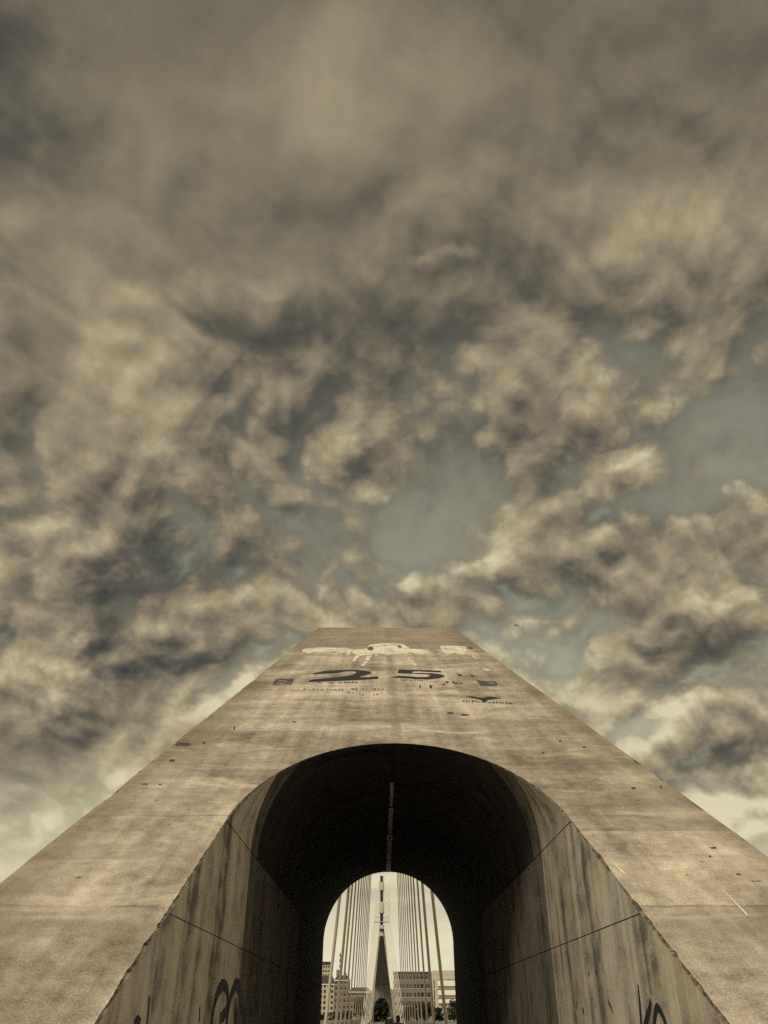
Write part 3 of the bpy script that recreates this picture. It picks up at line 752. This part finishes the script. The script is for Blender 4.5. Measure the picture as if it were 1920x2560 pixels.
# ------------------------------------------------------------------ far pylon
FAR_Y = 259.6; FX = -.3
far = thing('bridge_pylon', (FX, FAR_Y, 0), 'distant slim tapering pylon seen between the stay cables through the tunnel', 'pylon', rz=math.pi)
for c in PYLON_SHELL:
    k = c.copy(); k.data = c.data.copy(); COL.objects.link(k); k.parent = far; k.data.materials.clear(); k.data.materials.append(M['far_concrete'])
    for v_ in k.data.vertices:
        f_ = .86 - .70 * max(0., (v_.co.z - 3.) / (Z_TOP - 3.)) ** .8
        if abs(v_.co.x) > W + .3 or v_.co.z > ZA + .3: v_.co.x = v_.co.x * max(f_, .0)
        elif v_.co.z > 3.: v_.co.x *= 1 - .82 * max(0., (v_.co.z - 3.) / (Z_TOP - 3.)) ** .8
def far_z(v, y): return EYE + ray(955, v)[1] * y
MY = FAR_Y - Y_TOP - .85
mast = thing('banded_mast', (FX, MY, Z_TOP), 'slim mast of alternating dark and cream drums standing on the distant pylon', 'mast')
def lathe(prof, seg=20):
    b_ = MB(); prev = None
    for (r, z) in prof:
        rg = [b_.add((r * math.cos(2 * math.pi * k / seg), r * math.sin(2 * math.pi * k / seg), z), (k / seg, z)) for k in range(seg)]
        if prev:
            for k in range(seg): b_.f.append([prev[k], prev[(k + 1) % seg], rg[(k + 1) % seg], rg[k]])
        prev = rg
    b_.f.append(prev); return b_
zz = [far_z(v, MY) - Z_TOP for v in (2341, 2313, 2284, 2255, 2227, 2206, 2190)]
lathe([(.55, 0), (.55, zz[0] + .02)]).build('mast_base', M['steel'], mast, True)
for k in range(6):
    a, b2 = zz[k], zz[k + 1]
    if k % 2 == 0:
        lathe([(.30, a), (.62, a + .02), (.64, a + .15), (.60, a + .6), (.56, b2 - .2), (.50, b2 - .02), (.3, b2)]).build('cream_drum', M['mast_white'], mast, True)
    else:
        lathe([(.38, a), (.38, a + .3), (.40, b2 - .3), (.46, b2)]).build('dark_column', M['mast_dark'], mast, True)
zp = far_z(2306, MY) - Z_TOP
b_ = MB(); b_.box(-1.9, 2.0, -.9, .9, zp, zp + .12); b_.build('platform', M['mast_white'], mast)
for x in (-1.8, -1.3, -.8, .8, 1.3, 1.8):
    for y in (-.85, .85):
        b_ = MB(); b_.box(x - .03, x + .03, y - .03, y + .03, zp + .12, zp + 1.1); b_.build('railing_post', M['steel'], mast)
for y in (-.85, .85):
    b_ = MB(); b_.box(-1.85, 1.95, y - .02, y + .02, zp + 1.1, zp + 1.15); b_.build('railing_bar', M['steel'], mast)
for s in (1,):
    for k in range(4):
        z0 = zp + 1.1 + k * 1.3
        for q0, q1 in ((z0, z0 + 1.3), (z0 + 1.3, z0)):
            b_ = MB(); b_.tube([(.55, -.1, q0), (1.9, -.1, q1)], .04, 6); b_.build('lattice_brace', M['cable'], mast)
b_ = MB(); b_.tube([(1.95, -.1, zp), (1.95, -.1, zp + 6.6)], .05, 6); b_.build('lattice_upright', M['cable'], mast)

# ------------------------------------------------------------------ stay cables
ORD = ['first', 'second', 'third', 'fourth', 'fifth', 'sixth', 'seventh', 'eighth', 'ninth', 'tenth', 'eleventh', 'twelfth', 'thirteenth', 'fourteenth',
       'fifteenth', 'sixteenth', 'seventeenth', 'eighteenth', 'nineteenth', 'twentieth']
def stay(side, k, bot, top, rad, far_):
    d = (top - bot); sag = .004 * d.length
    pts = [bot + d * t - Vector((0, 0, sag * 4 * t * (1 - t))) for t in lsp(0, 1, 14)]
    word = 'left' if side < 0 else 'right'
    lab = f'{ORD[k]} stay cable from the {word} tunnel wall, ' + ('running to the banded mast' if far_ else 'rising behind the near pylon')
    root = thing('stay_cable', bot, lab, 'cable', 'stay cables on both sides of the walkway')
    b_ = MB(); b_.tube([p - bot for p in pts], rad, 8); b_.build('sheath', M['cable'], root, True)
    dn = d.normalized()
    b_ = MB(); b_.tube([Vector((0, 0, -.02)) - dn * .02, dn * 1.1], [rad * 1.9, rad * 1.6], 10); b_.build('anchor_socket', M['steel'], root, True)
    b_ = MB(); b_.box(-.2, .2, -.3, .3, -.02, .16); b_.build('anchor_plinth', M['kerb'], root)
offs = {-1: [150, 123, 112, 100, 89, 80.5, 73.5, 67.5, 62, 57, 52.5, 48.5] + [50.5, 46.5, 43.2, 40, 37, 34, 31, 28], 1: [169, 138, 121, 107, 98, 89.5, 82, 75, 69, 63.5, 58.5, 54] + [56.5, 52, 48, 44.5, 41.5, 38.5, 35.5, 33]}
XA = 2.6
for side in (-1, 1):
    for k, o in enumerate(offs[side]):
        y = (XA - side * CAM.x) / (o / FPX / 1.193)
        if k < 12:
            t = k / 11
            s = 6 + 10 * t                              # up the raking back of the near pylon
            zt = Z_KNEE + (Z_TOP - Z_KNEE) * (.45 + .5 * t)
            yt = Y_REAR + (Y_TOPR - Y_REAR) * (zt - Z_KNEE) / (Z_TOP - Z_KNEE) + .35
            top = Vector((side * (1.15 - .90 * t ** .6), yt, zt))
            bot = Vector((side * XA, y + 1.6 * (y - yt) / max(zt - EYE, 1), 0.14))
            stay(side, k, bot, top, .068 if k < 2 else max(.036, .058 - .003 * k), False)
        else:
            t = (k - 12) / 7
            top = Vector((FX + side * .5, MY - .1, Z_TOP + zz[0] + .4 + (zz[5] - zz[0] + 2) * (1 - t)))
            frac = EYE / (top.z - 0)
            ybot = y - (top.y - y) * frac / (1 - frac)
            bot = Vector((side * XA, max(ybot, 40 + k * 3), 0.14))
            stay(side, k, bot, top, .046, True)

# ------------------------------------------------------------------ buildings beyond
def wall_mat(name, c, sc_=.3): return simple(name, c, .9, .12, sc_)
M['cream_wall'] = wall_mat('cream_render', (.52, .45, .32)); M['brown_wall'] = wall_mat('brown_brick', (.20, .15, .11))
M['grey_wall'] = wall_mat('grey_brown_render', (.19, .165, .13)); M['white_wall'] = wall_mat('pale_panel', (.50, .45, .36))
M['roof'] = wall_mat('dark_slate_roof', (.055, .04, .042), 1.); M['band'] = wall_mat('white_balcony_band', (.80, .77, .70))
m, nb_, p_ = newmat('window_glass'); p_.inputs['Base Color'].default_value = (.018, .02, .024, 1); p_.inputs['Roughness'].default_value = .12; M['glass'] = m
def px(u, y): return CAM.x + ray(u, 2500)[0] * y
def building(name, label, u0, u1, v0, y, depth, wall, roof_h, win, cols, rows, first=.0, flat=False, chim=()):
    x0, x1 = px(u0, y), px(u1, y); H = far_z(v0, y)
    root = thing(name, ((x0 + x1) / 2, y, 0), label, 'building'); hw = (x1 - x0) / 2
    b_ = MB(); b_.box(-hw, hw, 0, depth, -.02, H); b_.build('wall', M[wall], root)
    if flat:
        b_ = MB(); b_.box(-hw - .3, hw + .3, -.3, depth + .3, H, H + roof_h); b_.build('roof', M['roof'], root)
    else:
        b_ = MB(); e = .5
        a = [(-hw - e, -e, H), (hw + e, -e, H), (hw + e, depth + e, H), (-hw - e, depth + e, H), (-hw + 1.5, depth * .35, H + roof_h), (hw - 1.5, depth * .35, H + roof_h), (hw - 1.5, depth * .65, H + roof_h), (-hw + 1.5, depth * .65, H + roof_h)]
        for q in ((0, 1, 5, 4), (1, 2, 6, 5), (2, 3, 7, 6), (3, 0, 4, 7), (4, 5, 6, 7), (3, 2, 1, 0)): b_.quad([a[i] for i in q])
        rf = b_.build('roof', M['roof'], root)
        b_ = MB(); b_.box(-hw - .35, hw + .35, -.35, 0, H - .7, H - .02); b_.build('cornice', M['band'], root)
        for (fx, ww, hh) in chim:
            b_ = MB(); cx = -hw + 2 * hw * fx; b_.box(cx - ww / 2, cx + ww / 2, depth * .4, depth * .4 + ww, H + roof_h * .5, H + roof_h + hh); b_.build('chimney', M['brown_wall'], rf)
    cw = 2 * hw / cols; rh = (H - first) / rows
    bw = MB(); bw.box(-win[0] / 2, win[0] / 2, -.05, .05, 0, win[1]); wme = bw.mesh('window'); wme.materials.append(M['glass'])
    bs = MB(); bs.box(-win[0] / 2 - .15, win[0] / 2 + .15, -.22, .0, -.18, -.02); sme = bs.mesh('sill'); sme.materials.append(M['band'])
    for r in range(rows):
        for c in range(cols):
            o = link('window', wme, None, root); o.location = (-hw + cw * (c + .5), 0, first + rh * (r + .28))
            q = link('sill', sme, None, o)
    return root
building('townhouse', 'cream townhouse with dark roof behind the left-hand cables', 770, 834, 2459, 600, 14, 'cream_wall', 4.4, (1.5, 1.9), 7, 6, 1., chim=((.75, 1.2, 1.0), (.4, 1., .8)))
building('apartment_house', 'brown brick house with chimney block right of the cream townhouse', 836, 872, 2449, 560, 16, 'brown_wall', 2.5, (1.2, 1.7), 5, 6, 1., chim=((.2, 2.6, 3.0), (.7, 1.2, 1.5)))
building('tower_block', 'pale tower block with dark flat cap rising behind the townhouse', 786, 822, 2412, 760, 16, 'cream_wall', 2.3, (1.4, 1.5), 6, 12, 1., flat=True)
building('tenement', 'low brown tenement behind the dense left-hand cables', 874, 925, 2478, 520, 14, 'grey_wall', 2., (1.2, 1.6), 8, 4, 1.)
building('office_block', 'long grey brown block behind the right-hand cables', 985, 1079, 2434, 470, 18, 'grey_wall', .9, (1.5, 2.0), 10, 5, 1., flat=True)
# modern block with white bands
y = 380; x0, x1 = px(1081, y), px(1190, y); H = far_z(2426, y)
mod = thing('modern_block', ((x0 + x1) / 2, y, 0), 'pale modern block with white balcony bands at the right edge of the opening', 'building'); hw = (x1 - x0) / 2
b_ = MB()
prof = [(-hw, 0), (-hw, H - .8), (-hw + .25, H - .25), (-hw + .8, H), (hw, H), (hw, 0)]
for i in range(len(prof)):
    a, c = prof[i], prof[(i + 1) % len(prof)]; b_.quad([(a[0], 0, a[1]), (a[0], 14, a[1]), (c[0], 14, c[1]), (c[0], 0, c[1])])
b_.f.append([b_.add((a[0], 0, a[1]), a) for a in prof]); b_.f.append([b_.add((a[0], 14, a[1]), a) for a in prof][::-1])
b_.build('wall', M['white_wall'], mod)
xb = px(1096, y) - (x0 + x1) / 2
for (v0, v1) in ((2451, 2465), (2475, 2488), (2498, 2508)):
    b_ = MB(); b_.box(xb, hw - .3, -.7, -.003, far_z(v1, y), far_z(v0, y)); b_.build('balcony', M['band'], mod)
    b_ = MB(); b_.box(xb - .2, hw - .3, -.12, -.004, far_z(v0, y) + .003, far_z(v0 - 2.2, y)); b_.build('window', M['glass'], mod)
for (v0, v1) in ((2450, 2470), (2474, 2500), (2502, 2520)):
    b_ = MB(); xx = px(1086.5, y) - (x0 + x1) / 2; b_.box(xx - .2, xx + .2, -.06, .05, far_z(v1, y), far_z(v0, y)); b_.build('window', M['glass'], mod)
# radio antenna behind the townhouse
ay = 640; at = thing('radio_antenna', (px(850, ay), ay, 0), 'dark slim antenna tower rising between the left-hand cables', 'antenna')
b_ = MB(); Ht = far_z(2386, ay)
for sx, sy in ((-1, -1), (1, -1), (1, 1), (-1, 1)): b_.tube([(sx * 1.1, sy * 1.1, 0), (sx * .35, sy * .35, Ht)], .12, 6)
for k in range(16):
    z0 = Ht * k / 16; z1 = Ht * (k + 1) / 16; r0 = 1.1 - .75 * k / 16; r1 = 1.1 - .75 * (k + 1) / 16
    b_.tube([(-r0, -r0, z0), (r1, -r1, z1)], .06, 4); b_.tube([(r0, r0, z0), (-r1, r1, z1)], .06, 4)
b_.build('lattice', M['steel'], at)
for k in range(5):
    b_ = MB(); z0 = Ht * (.6 + .09 * k); b_.tube([(-.7, -.4, z0), (-.7, -.4, z0 + 2.2)], .4, 8); b_.build('aerial_panel', M['steel'], at)

# ------------------------------------------------------------------ trees
def leafmat(n, c):
    m, nb, p = newmat(n); oi = nb.n.new('ShaderNodeTexCoord')
    nn = nb.noise(oi.outputs['Object'], 1.3, 4, .6); nb.l.new(nb.mix(nn, tuple(x * .5 for x in c), tuple(x * 1.6 for x in c)), p.inputs['Base Color'])
    p.inputs['Roughness'].default_value = 1.; p.inputs['Specular IOR Level'].default_value = 0.; return m
M['leaf'] = leafmat('dark_foliage', (.035, .045, .028)); M['bark'] = simple('bark', (.06, .05, .04), .95, .2, 5)
def tree(label, u, v, y, rx, seed, ls=1.):
    r = random.Random(seed); H = far_z(v, y); root = thing('leafy_tree', (px(u, y), y, 0), label, 'tree', 'trees beyond the bridge')
    b_ = MB(); b_.tube([(0, 0, -.05), (.1, 0, H * .3), (.0, .1, H * .75)], [H * .03, H * .022, H * .006], 8)
    for k in range(7):
        a = r.uniform(0, 6.28); z = H * r.uniform(.28, .6); b_.tube([(0, 0, z), (math.cos(a) * rx * .6, math.sin(a) * rx * .6, z + H * .18)], [H * .012, H * .004], 6)
    b_.build('trunk', M['bark'], root)
    b_ = MB(); cl = [(r.gauss(0, rx * .42), r.gauss(0, rx * .42), H * r.uniform(.16, .88), r.uniform(.25, .45) * rx) for _ in range(26)]
    for _ in range(2600):
        cx, cy, cz, cr = r.choice(cl); d = Vector((r.gauss(0, 1), r.gauss(0, 1), r.gauss(0, 1))).normalized() * cr * r.random() ** .4
        c = Vector((cx, cy, min(cz + d.z * .9, H))) + Vector((d.x, d.y, 0)); q = Vector((r.gauss(0, 1), r.gauss(0, 1), r.gauss(0, 1))).normalized(); t = q.orthogonal().normalized(); s_ = q.cross(t); sz = r.uniform(.12, .3) * max(1, H / 12) * ls
        b_.quad([c - t * sz, c + s_ * sz * .6, c + t * sz, c - s_ * sz * .6])
    b_.build('crown', M['leaf'], root)
tree('dark tree standing before the modern block at the right edge', 1133, 2497, 300, 2.6, 1)
tree('bushy dark tree under the corner of the modern block', 1096, 2518, 310, 2.2, 2)
tree('dark tree before the grey block beside the outer right-hand cables', 1068, 2508, 330, 2.8, 3)
tree('low dark tree before the middle of the grey block', 1043, 2505, 340, 3.0, 4)
tree('small dark tree nearest the far pylon on the right', 1022, 2514, 350, 2.6, 5)
tree('dark tree at the foot of the cream townhouse', 808, 2537, 420, 2.6, 6)
tree('low tree at the foot of the brown brick house', 842, 2530, 430, 3.2, 7)
tree('dark tree before the tenement among the left-hand cables', 872, 2526, 440, 3.4, 8)

tree('dark tree closing the view through the arch of the distant pylon', 955, 2474, 300, 7, 9, 2.4)
tree('dense dark tree behind the one closing the distant arch', 949, 2474, 330, 7.5, 10, 2.4)
# ------------------------------------------------------------------ people on the walkway
M['skin'] = simple('skin', (.36, .22, .15), .6, .05, 5); M['hair'] = simple('dark_hair', (.012, .010, .010), .6, .2, 20)
M['cloth_black'] = simple('black_cloth', (.014, .013, .017), .9, .2, 8); M['cloth_green'] = simple('sage_green_cloth', (.13, .16, .11), .9, .1, 8)
M['denim'] = simple('dark_denim', (.025, .03, .045), .9, .2, 10)
def skinmesh(name, verts, edges, radii, mat, parent, root_i=0, sub=2):
    me = bpy.data.meshes.new(name); me.from_pydata(verts, edges, []); o = link(name, me, mat, parent)
    if not me.skin_vertices: 
        bpy.context.view_layer.objects.active = o
    md = o.modifiers.new('skin', 'SKIN'); md.use_smooth_shade = True
    for i, r_ in enumerate(radii): me.skin_vertices[0].data[i].radius = (r_, r_) if not hasattr(r_, '__len__') else r_
    me.skin_vertices[0].data[root_i].use_root = True
    sb = o.modifiers.new('sub', 'SUBSURF'); sb.levels = sub; sb.render_levels = sub
    return o
def person(label, loc, h, top, hairlen, rz):
    k = h / 1.75; root = thing('person', loc, label, 'person', rz=rz)
    st = .05
    V = [(0, 0, .95), (0, 0, 1.12), (0, .01, 1.30), (0, .01, 1.45), (0, 0, 1.52), (0, 0, 1.58), (0, -.005, 1.66), (0, 0, 1.72),
         (-.10, 0, .90), (-.11, .10, .50), (-.11, .06, .09), (-.11, -.10, .035), (.10, 0, .90), (.11, -.06, .50), (.11, -.02, .09), (.11, -.16, .035),
         (-.18, .01, 1.42), (-.24, .04, 1.14), (-.24, -.06, .90), (-.24, -.10, .80), (.18, .01, 1.42), (.24, -.02, 1.14), (.24, -.10, .91), (.24, -.13, .81)]
    E_ = [(0, 1), (1, 2), (2, 3), (3, 4), (4, 5), (5, 6), (6, 7), (0, 8), (8, 9), (9, 10), (10, 11), (0, 12), (12, 13), (13, 14), (14, 15), (3, 16), (16, 17), (17, 18), (18, 19), (3, 20), (20, 21), (21, 22), (22, 23)]
    Rd = [(.14, .10), (.125, .09), (.145, .10), (.13, .085), .055, .075, .088, .06, .085, .055, .042, .035, .085, .055, .042, .035, .062, .042, .033, .026, .062, .042, .033, .026]
    for f, (hx, hy, hz, sgn) in enumerate(((-.24, -.10, .80, -1), (.24, -.13, .81, 1))):
        base_i = 19 if f == 0 else 23
        for j in range(5):
            i0 = len(V)
            if j == 4: V += [(hx - sgn * .02, hy - .03, hz - .01), (hx - sgn * .03, hy - .045, hz - .045)]
            else: V += [(hx, hy - .024 + .016 * j, hz - .06), (hx - sgn * .01, hy - .026 + .016 * j, hz - .095 + .008 * abs(j - 1))]
            E_ += [(base_i, i0), (i0, i0 + 1)]; Rd += [.009, .007]
    sck = lambda L: [(x * k, y * k, z * k) for x, y, z in L]
    skinmesh('body', sck(V), E_, [tuple(q * k for q in r_) if hasattr(r_, '__len__') else r_ * k for r_ in Rd], M['skin'], root)
    tv = [0, 1, 2, 3, 16, 17, 18, 20, 21, 22]; mp = {a: i for i, a in enumerate(tv)}
    skinmesh('jacket', sck([V[a] for a in tv]), [(mp[a], mp[c]) for a, c in E_ if a in mp and c in mp], [tuple(q * k * 1.22 + .022 for q in (Rd[a] if hasattr(Rd[a], '__len__') else (Rd[a],) * 2)) for a in tv], M[top], root)
    tv = [0, 8, 9, 10, 12, 13, 14]; mp = {a: i for i, a in enumerate(tv)}
    skinmesh('trousers', sck([V[a] for a in tv]), [(mp[a], mp[c]) for a, c in E_ if a in mp and c in mp], [tuple(q * k * 1.1 + .014 for q in (Rd[a] if hasattr(Rd[a], '__len__') else (Rd[a],) * 2)) for a in tv], M['denim'], root)
    for a in (10, 14):
        p0 = V[a]; skinmesh('shoe', sck([(p0[0], p0[1] + .03, .05), (p0[0], p0[1] - .06, .05), (p0[0], p0[1] - .17, .04)]), [(0, 1), (1, 2)], [.05 * k, .05 * k, .04 * k], M['cloth_black'], root)
    bm = bmesh.new(); bmesh.ops.create_icosphere(bm, subdivisions=3, radius=1)
    for v_ in bm.verts:
        c = v_.co.copy(); zz_ = 1.665 + c.z * .125; yy_ = .02 + c.y * .108; xx_ = c.x * .098
        if c.z < -.1 and c.y < .1: yy_ = max(yy_, .03)
        if c.z < -.1 and c.y > 0: zz_ -= hairlen * min(1, (-c.z - .1) * 1.4)
        v_.co = Vector((xx_, yy_ + .01 * nz(c.x * 5, c.y * 5, c.z * 5), zz_)) * k
    me = bpy.data.meshes.new('hair'); bm.to_mesh(me); bm.free(); me.polygons.foreach_set('use_smooth', [True] * len(me.polygons)); link('hair', me, M['hair'], root)
    b_ = MB()                                      # face: nose, eyes, mouth, ears
    b_.tube([Vector((0, -.09, 1.665)) * k, Vector((0, -.118, 1.635)) * k, Vector((0, -.09, 1.622)) * k], [.008, .016, .01], 6); b_.build('nose', M['skin'], root, True)
    for s in (-1, 1):
        b_ = MB(); b_.tube([Vector((s * .022, -.093, 1.668)) * k, Vector((s * .044, -.086, 1.668)) * k], .008, 6); b_.build('eye', M['hair'], root)
        b_ = MB(); b_.tube([Vector((s * .088, .0, 1.63)) * k, Vector((s * .098, .01, 1.66)) * k, Vector((s * .09, .01, 1.69)) * k], [.008, .014, .01], 6); b_.build('ear', M['skin'], root, True)
    b_ = MB(); b_.tube([Vector((-.022, -.092, 1.595)) * k, Vector((.022, -.092, 1.595)) * k], .006, 6); b_.build('mouth', M['spray_red'], root)
    return root
person('person in black with dark hair walking nearest on the walkway', (.46, 38, 0), 1.60, 'cloth_black', .10, math.pi)
person('person in black standing before the arch of the distant pylon', (.30, 64, 0), 1.76, 'cloth_black', .02, math.pi)
person('person in a sage green top beside the left-hand cables', (-1.85, 56, 0), 1.72, 'cloth_green', .04, .4)

# ------------------------------------------------------------------ bird
a, b = ray(1290, 1563); bd_ = Vector((a, 1, b)).normalized() * 95 + CAM
bird = thing('flying_bird', bd_, 'small dark bird flying right of the pylon top', 'bird', rz=.5)
M['feather'] = simple('dark_feathers', (.012, .012, .014), .8, .2, 30)
b_ = MB(); b_.tube([(0, -.17, .0), (0, -.13, .01), (0, -.05, 0), (0, .05, -.005), (0, .14, 0), (0, .26, .01)], [.008, .028, .05, .048, .025, .012], 10); b_.build('body', M['feather'], bird, True)
for s in (-1, 1):
    b_ = MB()
    for (x0, y0, y1, z0), (x1, y2, y3, z1) in zip(((.02, -.07, .07, .01), (.14, -.10, .06, .06), (.27, -.05, .06, .02)), ((.14, -.10, .06, .06), (.27, -.05, .06, .02), (.38, .05, .08, -.09))):
        for zo in (0, .008):
            b_.quad([(s * x0, y0, z0 + zo), (s * x1, y2, z1 + zo), (s * x1, y3, z1 + zo), (s * x0, y1, z0 + zo)])
    b_.build('wing', M['feather'], bird)
b_ = MB(); b_.quad([(-.015, .2, .008), (.015, .2, .008), (.05, .34, .01), (-.05, .34, .01)]); b_.build('tail', M['feather'], bird)
